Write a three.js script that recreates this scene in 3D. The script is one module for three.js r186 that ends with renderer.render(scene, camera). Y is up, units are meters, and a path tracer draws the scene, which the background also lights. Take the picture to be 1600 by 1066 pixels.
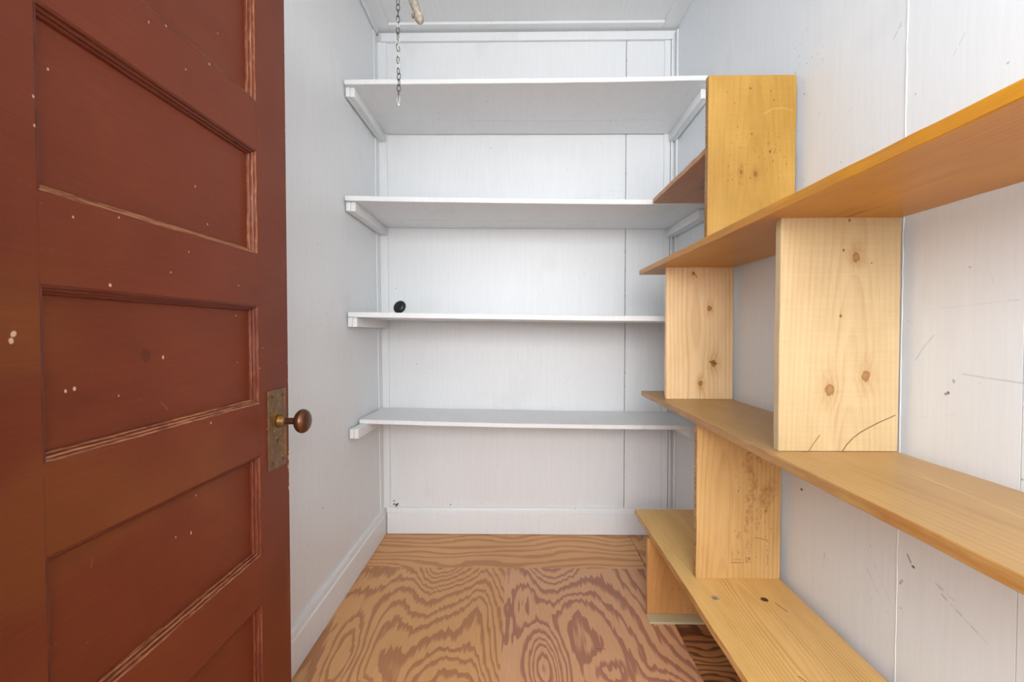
import * as THREE from 'three';
import { RoundedBoxGeometry } from 'three/addons/geometries/RoundedBoxGeometry.js';
import { mergeGeometries, toCreasedNormals } from 'three/addons/utils/BufferGeometryUtils.js';
import { RectAreaLightUniformsLib } from 'three/addons/lights/RectAreaLightUniformsLib.js';

// ------------------------------------------------------------------ camera, light, exposure
const scene = new THREE.Scene();
scene.background = new THREE.Color(0x0a0a0a);
const camera = new THREE.PerspectiveCamera(2 * Math.atan(533 / 700) * 180 / Math.PI, 1600 / 1066, 0.05, 30);
camera.position.set(0, 1.14, 2.502);
{
  const yaw = -0.760 * Math.PI / 180, pit = -1.285 * Math.PI / 180;
  camera.lookAt(Math.sin(yaw) * Math.cos(pit), 1.14 + Math.sin(pit), 2.502 - Math.cos(yaw) * Math.cos(pit));
}
const renderer = new THREE.WebGLRenderer({ antialias: true });
renderer.toneMapping = THREE.LinearToneMapping;
renderer.toneMappingExposure = 1.0;
renderer.shadowMap.enabled = true;
RectAreaLightUniformsLib.init();
// the tall window in the end wall behind the camera: the closet's only daylight
const WIN = { x: 0.03, y: 1.8, w: 1.45, h: 1.1, z: 4.56 };
const day = new THREE.RectAreaLight(0xf8fbff, 17.2, WIN.w, WIN.h);
day.position.set(WIN.x, WIN.y, WIN.z - 0.03);
day.lookAt(WIN.x, WIN.y, 0);
day.name = 'window_daylight';
day.castShadow = true;
scene.add(day);

// a smaller side window in the left wall behind the viewer
const SIDE = { x: -0.735, y: 1.8, z: 3.2, w: 0.9, h: 1.0 };
const dayLeft = new THREE.RectAreaLight(0xf8fbff, 7, SIDE.w, SIDE.h);
dayLeft.position.set(SIDE.x + 0.012, SIDE.y, SIDE.z);
dayLeft.lookAt(2, SIDE.y, SIDE.z);
dayLeft.name = 'side_window_daylight';
dayLeft.castShadow = true;
scene.add(dayLeft);

// ------------------------------------------------------------------ helpers
let seed = 7;
const rnd = () => { seed = (seed * 1664525 + 1013904223) >>> 0; return seed / 4294967296; };
const rr = (a, b) => a + (b - a) * rnd();
const clamp = (x, a, b) => Math.min(b, Math.max(a, x));
const sstep = (a, b, x) => { const t = clamp((x - a) / (b - a), 0, 1); return t * t * (3 - 2 * t); };
const TAB = new Float32Array(65536); for (let i = 0; i < 65536; i++) TAB[i] = rnd() * 2 - 1;
function vn(x, y) {                      // value noise, -1..1
  const xi = Math.floor(x), yi = Math.floor(y); let fx = x - xi, fy = y - yi;
  fx = fx * fx * (3 - 2 * fx); fy = fy * fy * (3 - 2 * fy);
  const x0 = xi & 255, x1 = (xi + 1) & 255, y0 = (yi & 255) << 8, y1 = ((yi + 1) & 255) << 8;
  const a = TAB[y0 | x0], b = TAB[y0 | x1], c = TAB[y1 | x0], d = TAB[y1 | x1];
  return a + (b - a) * fx + (c - a) * fy + (a - b - c + d) * fx * fy;
}
const fbm = (x, y) => vn(x, y) * 0.57 + vn(x * 2.1 + 31.7, y * 2.1 + 11.3) * 0.29 + vn(x * 4.3 + 7.1, y * 4.3 + 53.9) * 0.14;

function canvas(w, h, fn) {              // fn(u, v) -> [r, g, b] in sRGB 0..255, v upwards
  const c = document.createElement('canvas'); c.width = w; c.height = h;
  const g = c.getContext('2d'), im = g.createImageData(w, h), d = im.data, o = [0, 0, 0];
  for (let j = 0, k = 0; j < h; j++) for (let i = 0; i < w; i++, k += 4) {
    fn((i + 0.5) / w, 1 - (j + 0.5) / h, o); d[k] = o[0]; d[k + 1] = o[1]; d[k + 2] = o[2]; d[k + 3] = 255;
  }
  g.putImageData(im, 0, 0);
  return { c, g, w, h };
}
function tex(cv, srgb = true, repeat = false) {
  const t = new THREE.CanvasTexture(cv.c);
  if (srgb) t.colorSpace = THREE.SRGBColorSpace;
  if (repeat) t.wrapS = t.wrapT = THREE.RepeatWrapping;
  t.anisotropy = 8;
  return t;
}
const names = {};
const numbered = (n) => { const k = names[n] = (names[n] ?? -1) + 1; return k ? n + '_' + String(k).padStart(3, '0') : n; };
function struct(name, label) { const o = new THREE.Group(); o.name = name; o.userData = { kind: 'structure', label }; scene.add(o); return o; }
function thing(name, label, category, pos = [0, 0, 0], group) {
  const o = new THREE.Group(); o.name = numbered(name); o.position.set(...pos);
  o.userData = { label, category }; if (group) o.userData.group = group; scene.add(o); return o;
}
function part(name, geo, mat, parent, label) {
  const m = new THREE.Mesh(geo, mat); m.name = name; m.castShadow = m.receiveShadow = true;
  if (label) m.userData.label = label; parent.add(m); return m;
}
function uvBox(geo, s = 1, ox = 0, oy = 0) {   // uv in metres by the dominant axis of each triangle
  const g = geo.index ? geo.toNonIndexed() : geo, p = g.attributes.position, uv = new Float32Array(p.count * 2);
  const a = new THREE.Vector3(), b = new THREE.Vector3(), c = new THREE.Vector3();
  for (let i = 0; i < p.count; i += 3) {
    a.fromBufferAttribute(p, i); b.fromBufferAttribute(p, i + 1); c.fromBufferAttribute(p, i + 2);
    const n = b.clone().sub(a).cross(c.clone().sub(a)), ax = Math.abs(n.x), ay = Math.abs(n.y), az = Math.abs(n.z);
    [a, b, c].forEach((q, k) => {
      const r = ax >= ay && ax >= az ? [q.z, q.y] : ay >= az ? [q.x, q.z] : [q.x, q.y];
      uv[(i + k) * 2] = r[0] * s + ox; uv[(i + k) * 2 + 1] = r[1] * s + oy;
    });
  }
  g.setAttribute('uv', new THREE.BufferAttribute(uv, 2)); return g;
}
function bx(x0, x1, y0, y1, z0, z1, r = 0.0015) {
  const w = x1 - x0, h = y1 - y0, d = z1 - z0, rad = Math.min(r, w * 0.4, h * 0.4, d * 0.4);
  const g = rad > 1e-5 ? new RoundedBoxGeometry(w, h, d, 2, rad) : new THREE.BoxGeometry(w, h, d);
  g.translate((x0 + x1) / 2, (y0 + y1) / 2, (z0 + z1) / 2); return uvBox(g);
}
function deform(geo, fn) {
  const p = geo.attributes.position, v = new THREE.Vector3();
  for (let i = 0; i < p.count; i++) { v.fromBufferAttribute(p, i); fn(v); p.setXYZ(i, v.x, v.y, v.z); }
  geo.computeVertexNormals(); return geo;
}
// a sawn board: length along x, thickness along y, width along z, chamfered; uv: faces in v .1..1, edges and ends in v 0...08
function plank(len, wid, thk, { ch = 0.0018, nx = 30, warp, atlas = true, wob = 0.0006, k = 1 } = {}) {
  const pos = [], uv = [], hx = len / 2, hz = wid / 2, hy = thk / 2;
  const sec = [[-hz + ch, hy], [hz - ch, hy], [hz, hy - ch], [hz, -hy + ch], [hz - ch, -hy], [-hz + ch, -hy], [-hz, -hy + ch], [-hz, hy - ch]];
  const xs = []; for (let i = 0; i <= nx; i++) xs.push(-hx + len * i / nx);
  const pt = (x, s) => {
    const [z, y] = sec[s % 8], e = Math.abs(Math.abs(x) - hx) < 1e-9 ? 1 : 0;
    const jz = Math.abs(z) > hz - ch * 1.5 ? Math.sign(z) * wob * vn(x * 23 + k * 9.7, k * 3.1 + Math.sign(z)) : 0;
    return [x, e ? Math.sign(y) * (Math.abs(y) - ch * 0.4) : y, e ? Math.sign(z) * (Math.abs(z) - ch * 0.4) : z + jz];
  };
  const put = (P, f) => { pos.push(...P); uv.push(...f(P)); };
  const face = (P) => atlas ? [P[0] / len + 0.5, 0.1 + 0.9 * (P[2] / wid + 0.5)] : [P[0], P[2]];
  const edge = (P) => atlas ? [P[0] / len + 0.5, 0.005 + 0.07 * (P[1] / thk + 0.5)] : [P[0], P[1]];
  const endf = (P) => atlas ? [(P[2] / wid + 0.5) * 0.25, 0.005 + 0.07 * (P[1] / thk + 0.5)] : [P[2], P[1]];
  for (let i = 0; i < nx; i++) for (let s = 0; s < 8; s++) {
    const f = s === 0 || s === 4 ? face : edge;
    const A = pt(xs[i], s), B = pt(xs[i], s + 1), C = pt(xs[i + 1], s + 1), D = pt(xs[i + 1], s);
    for (const q of [A, B, C, A, C, D]) put(q, f);
  }
  for (const sd of [-1, 1]) for (let s = 0; s < 8; s++) {
    const A = [sd * hx, 0, 0], B = pt(sd * hx, s), C = pt(sd * hx, s + 1);
    for (const q of sd > 0 ? [A, B, C] : [A, C, B]) put(q, endf);
  }
  // flip to outward winding where needed
  const g = new THREE.BufferGeometry();
  g.setAttribute('position', new THREE.Float32BufferAttribute(pos, 3));
  g.setAttribute('uv', new THREE.Float32BufferAttribute(uv, 2));
  const p = g.attributes.position, u = g.attributes.uv, a = new THREE.Vector3(), b = new THREE.Vector3(), c = new THREE.Vector3();
  for (let i = 0; i < p.count; i += 3) {
    a.fromBufferAttribute(p, i); b.fromBufferAttribute(p, i + 1); c.fromBufferAttribute(p, i + 2);
    const n = b.clone().sub(a).cross(c.clone().sub(a)), m = a.clone().add(b).add(c).divideScalar(3);
    m.x = Math.abs(Math.abs(n.x)) > 0.9 * n.length() ? m.x : 0;
    if (n.dot(m) < 0) {
      p.setXYZ(i + 1, c.x, c.y, c.z); p.setXYZ(i + 2, b.x, b.y, b.z);
      const q = [u.getX(i + 1), u.getY(i + 1), u.getX(i + 2), u.getY(i + 2)];
      u.setXY(i + 1, q[2], q[3]); u.setXY(i + 2, q[0], q[1]);
    }
  }
  if (warp) deform(g, warp);
  return toCreasedNormals(g, 0.5);
}
const UPRIGHT = new THREE.Matrix4().makeBasis(new THREE.Vector3(0, 1, 0), new THREE.Vector3(0, 0, 1), new THREE.Vector3(1, 0, 0)); // length up, face to camera
const ALONGZ = new THREE.Matrix4().makeBasis(new THREE.Vector3(0, 0, 1), new THREE.Vector3(0, 1, 0), new THREE.Vector3(-1, 0, 0)); // length along the side wall
const ptsGeo = (profile, len) => new THREE.ExtrudeGeometry(new THREE.Shape(profile.map(([x, y]) => new THREE.Vector2(x, y))), { depth: len, bevelEnabled: false, steps: 1 });

// ------------------------------------------------------------------ paint
// old white paint: brush drag, faint stains, specks and nicks
function whiteCanvas(w, h, sx, sy, base, draw) {
  const cv = canvas(w, h, (u, v, o) => {
    const x = u * sx, y = v * sy;
    const m = fbm(x * 2.3, y * 1.7) * 2.2 + vn(x * 160, y * 7) * 1.6 + vn(x * 420, y * 30 + 9) * 1.3;
    const st = sstep(0.45, 0.8, fbm(x * 5 + 60, y * 4 + 20)) * 4;
    o[0] = base[0] + m - st; o[1] = base[1] + m - st * 1.02; o[2] = base[2] + m - st * 1.15;
  });
  const P = (x, y) => [x / sx * w, (1 - y / sy) * h], g = cv.g, k = w / sx;
  g.lineCap = 'round';
  if (draw) draw({
    g, k,
    dot(x, y, r, a = 0.6, col = '60,58,56') { const [i, j] = P(x, y); g.fillStyle = `rgba(${col},${a})`; g.beginPath(); g.ellipse(i, j, r * k, r * k * (0.7 + 0.8 * rnd()), rnd() * 3, 0, 7); g.fill(); },
    line(pts, wd, a = 0.5, col = '80,78,78') { g.strokeStyle = `rgba(${col},${a})`; g.lineWidth = wd * k; g.beginPath(); pts.forEach((q, n) => { const [i, j] = P(...q); n ? g.lineTo(i, j) : g.moveTo(i, j); }); g.stroke(); },
    scuff(x, y, len, ang, wd, a) {            // broken scratch
      let t = 0; while (t < len) { const l = rr(0.004, 0.02); this.line([[x + Math.cos(ang) * t, y + Math.sin(ang) * t], [x + Math.cos(ang) * (t + l) + rr(-1, 1) * 0.001, y + Math.sin(ang) * (t + l)]], wd * rr(0.35, 0.9), a * rr(0.2, 0.75)); t += l + rr(0, 0.012); }
    },
    specks(n, x0, x1, y0, y1) { for (let i = 0; i < n; i++) this.dot(rr(x0, x1), rr(y0, y1), rr(0.0008, 0.0024), rr(0.15, 0.55)); },
    scuffs(n, x0, x1, y0, y1) { for (let i = 0; i < n; i++) this.scuff(rr(x0, x1), rr(y0, y1), rr(0.01, 0.07), rr(0, 3.1), rr(0.0008, 0.002), rr(0.12, 0.35)); },
  });
  return cv;
}
const WHITE = [231, 232, 232];
const bumpCv = canvas(1024, 1024, (u, v, o) => {
  const c = 2 * Math.PI, m = 128 + vn(u * 128, v * 8) * 34 + vn(u * 256, v * 32 + 77) * 26 + vn(u * 16, v * 16 + 40) * 30; o[0] = o[1] = o[2] = m;
});
const bumpT = tex(bumpCv, false, true);
function white(map, rough = 0.42) {
  return new THREE.MeshPhysicalMaterial({ map, roughness: rough, bumpMap: bumpT, bumpScale: 0.0002 });
}
const genericCv = whiteCanvas(1024, 1024, 1, 1, WHITE, (d) => { d.specks(26, 0, 1, 0, 1); d.scuffs(16, 0, 1, 0, 1); });
const M = {};
M.paint = white(tex(genericCv, true, true));
const shelfCv = whiteCanvas(1024, 1024, 1, 1, [231, 232, 232], (d) => { d.specks(60, 0, 1, 0, 1); d.scuffs(46, 0, 1, 0, 1); });
M.shelf = white(tex(shelfCv, true, true), 0.4);
// walls: one canvas of 3 m x 3 m each, u = distance along the wall, v = height
const backCv = whiteCanvas(2048, 2048, 3, 3, WHITE, (d) => {   // x + 1 -> u
  d.specks(60, 0.2, 1.9, 0.1, 2.8); d.scuffs(46, 0.25, 1.85, 0.1, 2.8);
  d.dot(0.62, 0.16, 0.004, 0.6); d.dot(0.3, 0.18, 0.004, 0.5);
  for (let i = 0; i < 24; i++) d.dot(1.597 + rr(-0.003, 0.003), rr(0.15, 2.7), rr(0.001, 0.003), rr(0.3, 0.7));
  for (let i = 0; i < 9; i++) d.dot(rr(0.285, 0.33), rr(0.148, 0.165), rr(0.002, 0.005), 0.75, '30,28,27');
});
const leftCv = whiteCanvas(2048, 2048, 3, 3, [232, 234, 235], (d) => {  // z -> u
  d.specks(70, 0, 1.4, 0.1, 2.8); d.scuffs(60, 0, 1.4, 0.1, 2.8);
  d.scuff(0.25, 2.36, 0.09, 2.2, 0.0018, 0.4); d.scuff(0.55, 0.62, 0.06, 1.7, 0.002, 0.5); d.scuff(0.75, 0.55, 0.05, 1.5, 0.002, 0.45); d.dot(0.78, 0.45, 0.003, 0.6);
});
const rightCv = whiteCanvas(2048, 2048, 3, 3, [226, 230, 233], (d) => {   // z -> u
  d.specks(90, 0, 1.75, 0.1, 2.8); d.scuffs(36, 0, 1.75, 0.1, 2.8);
  d.line([[1.512, 1.075], [1.535, 1.108], [1.556, 1.132]], 0.0012, 0.38);
  d.line([[1.617, 1.056], [1.66, 1.053], [1.73, 1.05]], 0.002, 0.22); d.scuff(1.535, 1.185, 0.2, 0.05, 0.002, 0.22);
  d.dot(1.589, 1.015, 0.0028, 0.75); d.dot(1.584, 1.012, 0.0022, 0.7); d.dot(1.6, 1.04, 0.003, 0.3);
  d.scuff(1.585, 1.69, 0.03, 0.9, 0.0022, 0.5); d.scuff(1.44, 1.815, 0.03, 0.9, 0.002, 0.6); d.scuff(1.2, 1.66, 0.12, 0.5, 0.0015, 0.3); d.scuff(1.33, 1.6, 0.1, 0.4, 0.0013, 0.22);
  d.line([[1.503, 0.642], [1.512, 0.628]], 0.003, 0.7); d.dot(1.518, 0.622, 0.0028, 0.8);
  d.scuff(1.38, 0.56, 0.12, -0.85, 0.002, 0.55); d.scuff(1.40, 0.585, 0.09, -0.9, 0.0016, 0.45); d.scuff(1.365, 0.52, 0.09, -0.8, 0.0016, 0.4);
  d.scuff(1.585, 0.60, 0.09, -0.4, 0.003, 0.5); d.scuff(1.572, 0.615, 0.03, -0.3, 0.005, 0.4); d.dot(1.49, 0.575, 0.003, 0.45); d.dot(1.486, 0.568, 0.003, 0.4);
  d.scuff(1.26, 0.745, 0.05, 0.6, 0.002, 0.5); d.dot(1.13, 0.655, 0.004, 0.7); d.scuff(1.23, 0.47, 0.05, 1.4, 0.003, 0.4);
  for (let i = 0; i < 30; i++) d.dot(rr(1.06, 1.2), rr(1.75, 2.05), rr(0.001, 0.0025), rr(0.15, 0.4));
});
const wallM = (cv) => { const m = white(tex(cv)); m.bumpMap = bumpT.clone(); m.bumpMap.repeat.set(3, 3); return m; };
M.core = new THREE.MeshStandardMaterial({ color: 0x3d342c, roughness: 0.9 });   // bare backing boards seen only in open joints
M.back = wallM(backCv); M.left = wallM(leftCv); M.right = wallM(rightCv);

// ------------------------------------------------------------------ timber
// varnished softwood board: s metres along the board, t metres across
function woodCanvas(w, h, len, wid, { c0, c1, ring = 0.008, tc = 0.4, d0 = 0.03, slope = 0.05, knots = [], blot = 7, k = 1, edge, rough = 0, draw, contrast = 1 }) {
  const cv = canvas(w, h, (u, v, o) => {
    const s = u * len; let t, onEdge = v < 0.09;
    t = onEdge ? v / 0.08 * 0.02 + wid * 1.7 : (v - 0.1) / 0.9 * wid;
    let q = Math.hypot(t - tc * wid + vn(s * 1.7 + k * 3, k) * 0.012, d0 + slope * s + vn(s * 2.3, k + 20) * 0.012 + vn(s * 7, t * 9 + k) * 0.004);
    let dark = 0, near = 0;
    if (!onEdge) for (const [ks, kt, r] of knots) {
      const e = Math.hypot((s - ks) * 0.72, t - kt) / r;
      if (e < 9) { const wgt = Math.exp(-e * e / 7); q += wgt * r * 1.4; near = Math.max(near, Math.exp(-Math.pow(Math.hypot((s - ks) * 0.5, t - kt) / r / 2.4, 2)) * (0.3 + 0.12 * vn(s * 90 + k, t * 300))); const ed = e + 0.16 * vn(s * 160, t * 260 + k); dark = Math.max(dark, 1 - sstep(0.7, 1.15, ed)); if (ed < 1.1) near = Math.max(near, 0.5 + 0.35 * sstep(0.45, 0.95, ed) * (1 - sstep(0.95, 1.1, ed)) + 0.08 * vn(s * 300, t * 500)); }
    }
    let f = q / ring; f -= Math.floor(f);
    let late = sstep(0.3, 0.88, f) * (1 - sstep(0.9, 1, f));
    late = late * (0.5 + 0.4 * vn(s * 1.3, t * 60 + k)) * contrast * 0.5;
    const fib = vn(s * 9, t * 900 + k) * 0.5 + vn(s * 30, t * 1900 + k * 3) * 0.5;
    const pore = vn(s * 45, t * 1300 + 5) > 0.86 ? 0.16 : 0;
    const bl = fbm(s * 5 + k * 7, t * 12) * blot * 1.3 + vn(s * 16, t * 70 + k) * 2.5 + vn(s * 240, t * 12) * rough;
    const m = clamp(late * 0.55 + near * 0.8 + dark * 0.3 + pore + (onEdge && edge ? edge(s, v / 0.08) : 0), 0, 1.25);
    for (let i = 0; i < 3; i++) o[i] = c0[i] + (c1[i] - c0[i]) * m + bl + fib * 7;
  });
  if (draw) {
    const g = cv.g; g.lineCap = 'round';
    const P = (s, t) => [s / len * w, (1 - (0.1 + 0.9 * t / wid)) * h], ks = w / len, kt = 0.9 * h / wid;
    draw({
      g,
      spot(s, t, r, a = 0.6, col = '96,58,20', el = 1.4) { const [i, j] = P(s, t); g.fillStyle = `rgba(${col},${a})`; g.beginPath(); g.ellipse(i, j, r * el * ks, r * kt, 0, 0, 7); g.fill(); },
      smudge(s, t, r, n, a, col = '122,68,16', el = 1.8) { for (let i = 0; i < n; i++) { const q = rr(0, 6.283), e = Math.sqrt(rnd()) * r; this.spot(s + Math.cos(q) * e * el, t + Math.sin(q) * e, rr(0.12, 0.35) * r, a * rr(0.4, 1), col, rr(0.6, 1.8)); } },
      line(pts, wd, a = 0.7, col = '70,45,20') { g.strokeStyle = `rgba(${col},${a})`; g.lineWidth = wd * kt; g.beginPath(); pts.forEach((q, n) => { const [i, j] = P(...q); n ? g.lineTo(i, j) : g.moveTo(i, j); }); g.stroke(); },
    });
  }
  return cv;
}
const AMBER = [229, 180, 108], AMBER2 = [164, 104, 42];
const varnish = (cv, rough = 0.36) => new THREE.MeshPhysicalMaterial({ map: tex(cv), roughness: rough, clearcoat: 0.12, clearcoatRoughness: 0.32, specularIntensity: 0.75, bumpMap: bumpT, bumpScale: 0.0002 });
const plyEdge = (s, v) => vn(s * 90, 4) * vn(s * 300, v * 2) > 0.08 && v > 0.25 && v < 0.75 ? 0.95 : 0.35 + 0.2 * vn(s * 60, v * 3);

// rotary-cut plywood of the floor: contour bands of a height field, x and z in metres
const HILLS_L = [[-0.36, 0.3, 0.15, 0.3, 2.6], [-0.62, 0.98, 0.06, 0.2, 1.3], [-0.2, 1.12, 0.16, 0.14, -1.0], [-0.5, 1.16, 0.12, 0.12, 0.9]];
const HILLS_R = [[0.09, 1.01, 0.085, 0.2, 3.0], [0.16, 0.24, 0.15, 0.36, 3.1], [0.3, 1.06, 0.06, 0.1, 0.9], [0.5, 1.12, 0.1, 0.1, -0.9]];
const SEAM = -0.062;                                             // the sheet's face is two veneers; left one yellower
function plyField(x, z) {
  const left = x < SEAM, xw = x + vn(x * 5, z * 4) * 0.02, zw = z + vn(x * 7 + 50, z * 4) * 0.04;
  let h = left ? 6 - zw * 2.1 + vn(x * 8, z * 2.2) * 0.55 + vn(x * 3 + 4, z * 3 + 2) * 0.35 + Math.max(0, -0.34 - xw) * 5 + sstep(-0.2, SEAM, xw) * 1.6
    : 4 + Math.max(0, xw - 0.2 - 0.14 * (zw - 0.4)) * 7.5 + vn(x * 4 + 9, z * 1.5) * 0.4 + sstep(0.05, SEAM, xw) * 0.9;
  for (const [a, b, sx, sz, A] of left ? HILLS_L : HILLS_R) { const p = (xw - a) / sx, q = (zw - b) / sz; h += A * Math.exp(-p * p - q * q); }
  return h + vn(x * 42, z * 9) * 0.075 + vn(x * 130, z * 16 + 5) * 0.07 + vn(x * 14, z * 6) * 0.07;
}
function plyPix(h, fib, o, light, dark) {
  let f = h * 2.3 + 0.12 * Math.sin(h * 5.1); f -= Math.floor(f);
  const m = sstep(0.44, 0.72, f + fib * 0.09) * (1 - sstep(0.93, 0.99, f + fib * 0.02)) * (0.86 + 0.14 * fib);
  for (let i = 0; i < 3; i++) o[i] = light[i] + (dark[i] - light[i]) * m + fib * 5;
}
const SHEET = { x0: -0.757, x1: 0.609, z0: 0.371, z1: 1.591 };
const plyCv = canvas(2048, 1792, (u, v, o) => {
  const x = SHEET.x0 + u * (SHEET.x1 - SHEET.x0), z = SHEET.z1 - v * (SHEET.z1 - SHEET.z0);
  const fib = vn(x * 620, z * 22) * 0.55 + vn(x * 240, z * 9 + 8) * 0.45;
  if (x < SEAM) plyPix(plyField(x, z), fib, o, [213, 160, 107], [174, 119, 80]); else plyPix(plyField(x, z), fib, o, [214, 162, 120], [163, 110, 86]);
  const b = fbm(x * 3, z * 3) * 6; o[0] += b; o[1] += b; o[2] += b;
});
{
  const g = plyCv.g, P = (x, z) => [(x - SHEET.x0) / (SHEET.x1 - SHEET.x0) * 2048, (z - SHEET.z0) / (SHEET.z1 - SHEET.z0) * 1792];
  const dash = (x, z, l, a) => { const [i, j] = P(x, z); g.fillStyle = `rgba(58,34,24,${a})`; g.fillRect(i, j, l * 1500, 3); };
  [[-0.5, 0.80], [-0.488, 0.80], [-0.476, 0.802], [-0.466, 0.802], [-0.395, 0.815], [-0.386, 0.817], [-0.376, 0.816]].forEach(([x, z]) => dash(x, z, 0.005, 0.8));
  for (let i = 0; i < 60; i++) dash(rr(-0.7, 0.6), rr(0.38, 1.2), rr(0.001, 0.004), rr(0.2, 0.5));
  g.strokeStyle = 'rgba(225,190,165,0.35)'; g.lineWidth = 1.6;
  for (const [a, b] of [[-0.17, 0.02], [0.04, 0.2], [0.2, 0.42]]) { g.beginPath(); g.moveTo(...P(a, 0.745)); g.lineTo(...P(b, 0.752)); g.stroke(); }
  g.strokeStyle = 'rgba(70,40,28,0.7)'; g.lineWidth = 3; g.beginPath(); g.moveTo(...P(0.28, 0.915)); g.lineTo(...P(0.315, 0.918)); g.stroke();
}
const stripCv = canvas(2048, 512, (u, v, o) => {                 // grain along x
  const x = u * 1.37, z = v * 0.37;
  let h = z * 13 + fbm(x * 1.6, z * 3) * 1.5 + vn(x * 4, z * 10) * 0.25 + vn(x * 12, z * 80) * 0.07;
  const fib = vn(x * 22, z * 620) * 0.55 + vn(x * 9, z * 240) * 0.45;
  plyPix(h * 0.7, fib, o, [216, 162, 108], [186, 128, 82]);
  const b = fbm(x * 3 + 5, z * 5) * 7; o[0] += b; o[1] += b; o[2] += b * 0.8;
});
const sideCv = canvas(512, 2048, (u, v, o) => {                  // older darker sheet, grain along x
  const x = u * 0.26, z = v * 1.2;
  let h = z * 20 + fbm(x * 3, z * 5) * 2.6 + vn(x * 14, z * 90) * 0.1;
  const fib = vn(x * 22, z * 620) * 0.55 + vn(x * 9, z * 240) * 0.45;
  plyPix(h * 0.7, fib, o, [168, 112, 66], [92, 54, 32]);
  const b = fbm(x * 5 + 5, z * 16) * 26; o[0] += b; o[1] += b; o[2] += b * 0.8;
});
const floorM = (cv) => new THREE.MeshPhysicalMaterial({ map: tex(cv), roughness: 0.5, bumpMap: bumpT, bumpScale: 0.0002 });

// ------------------------------------------------------------------ room shell
const XR = 0.868, H = 2.80, ZF = 4.60;
const XL = (y) => -0.757 - 0.0085 * y;                      // the left wall leans a little
const lean = (g) => deform(g, (v) => { v.x -= 0.0085 * v.y; });
const panelUV = (g, axis, off) => { const p = g.attributes.position, uv = g.attributes.uv; for (let i = 0; i < p.count; i++) uv.setXY(i, ((axis === 'x' ? p.getX(i) : p.getZ(i)) + off) / 3, p.getY(i) / 3); return g; };

const floor = struct('floor', 'plywood floor of warm brown sheets with bold wavy grain');
part('subfloor', bx(-0.95, 1.05, -0.12, -0.012, -0.15, ZF + 0.15, 0), M.core, floor);
{
  const sheetUV = (g, f) => { const p = g.attributes.position, uv = g.attributes.uv; for (let i = 0; i < p.count; i++) uv.setXY(i, ...f(p.getX(i), p.getZ(i))); return g; };
  const pm = floorM(plyCv), W = SHEET.x1 - SHEET.x0, D = SHEET.z1 - SHEET.z0;
  const skew = (v) => { if (v.x > 0) v.x += 0.006 - 0.0145 * (v.z - 0.4); };      // the sheet's right edge runs out of square
  const s1 = bx(SHEET.x0, SHEET.x1, -0.012, 0, SHEET.z0 + 0.0012, SHEET.z1 - 0.001, 0.0008);
  sheetUV(s1, (x, z) => [(x - SHEET.x0) / W, (SHEET.z1 - z) / D]);
  part('plywood_sheet', deform(s1, skew), pm, floor, 'plywood sheet with nested wavy grain loops');
  const s2 = bx(SHEET.x0, SHEET.x1 - 0.015, -0.012, 0, SHEET.z1 + 0.001, 2.81, 0.0008);
  part('plywood_sheet_001', sheetUV(s2, (x, z) => [(x - SHEET.x0) / W, (z - SHEET.z1) / D]), pm, floor);
  const s3 = bx(SHEET.x0, SHEET.x1 - 0.015, -0.012, 0, 2.812, ZF, 0.0008);
  part('plywood_sheet_002', sheetUV(s3, (x, z) => [(x - SHEET.x0) / W, 1 - (z - 2.812) / (ZF - 2.812)]), pm, floor);
  const st = bx(SHEET.x0, 0.609, -0.012, -0.0004, 0, SHEET.z0 - 0.001, 0.0008);
  sheetUV(st, (x, z) => [(x - SHEET.x0) / 1.37, 1 - z / 0.372]);
  part('plywood_strip', deform(st, skew), floorM(stripCv), floor, 'narrow plywood strip along the back baseboard');
  const sm = floorM(sideCv);
  const c1 = bx(0.622, XR, -0.012, -0.001, 0, 0.378, 0.0008);
  sheetUV(c1, (x, z) => [(x - 0.62) / 0.26, 0.99 - z / 1.2]);
  part('plywood_offcut', c1, floorM(stripCv), floor);
  const c2 = bx(0.618, XR, -0.012, -0.001, 0.38, 1.58, 0.0008);
  sheetUV(c2, (x, z) => [(x - 0.61) / 0.26, 1 - (z - 0.38) / 1.2]);
  part('dark_board', deform(c2, (v) => { if (v.x < 0.7) v.x -= 0.0145 * (v.z - 0.4) + 0.004; }), sm, floor, 'darker brown striped board under the wooden shelves');
  const c3 = bx(0.60, XR, -0.012, -0.001, 1.582, ZF, 0.0008);
  part('dark_board_001', sheetUV(c3, (x, z) => [(x - 0.6) / 0.27, (z - 1.58) / 2.83]), sm, floor);
}
const wallBack = struct('wall_back', 'white painted back wall behind the white shelves with one vertical panel joint');
part('wall_core', bx(-0.95, 1.05, -0.01, H + 0.1, -0.16, -0.012, 0), M.core, wallBack);
part('wall_panel', panelUV(bx(XL(H), 0.5938, 0, H, -0.012, 0, 0.0012), 'x', 1), M.back, wallBack);
part('wall_panel_001', panelUV(bx(0.5968, XR, 0, H, -0.012, -0.0003, 0.0012), 'x', 1), M.back, wallBack);
const wallLeft = struct('wall_left', 'plain white painted left wall between the door and the corner');
part('wall_core', lean(bx(-0.95, -0.769, -0.01, H + 0.1, -0.02, ZF, 0)), M.core, wallLeft);
part('wall_panel', lean(panelUV(bx(-0.769, -0.757, 0, H, 0.0122, 1.6, 0), 'z', 0)), M.left, wallLeft);
part('wall_panel_001', lean(panelUV(bx(-0.769, -0.757, 0, H, 1.601, ZF, 0), 'z', -1.6)), M.left, wallLeft);
const wallRight = struct('wall_right', 'white painted right wall of scuffed boards behind the wooden shelves');
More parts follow.
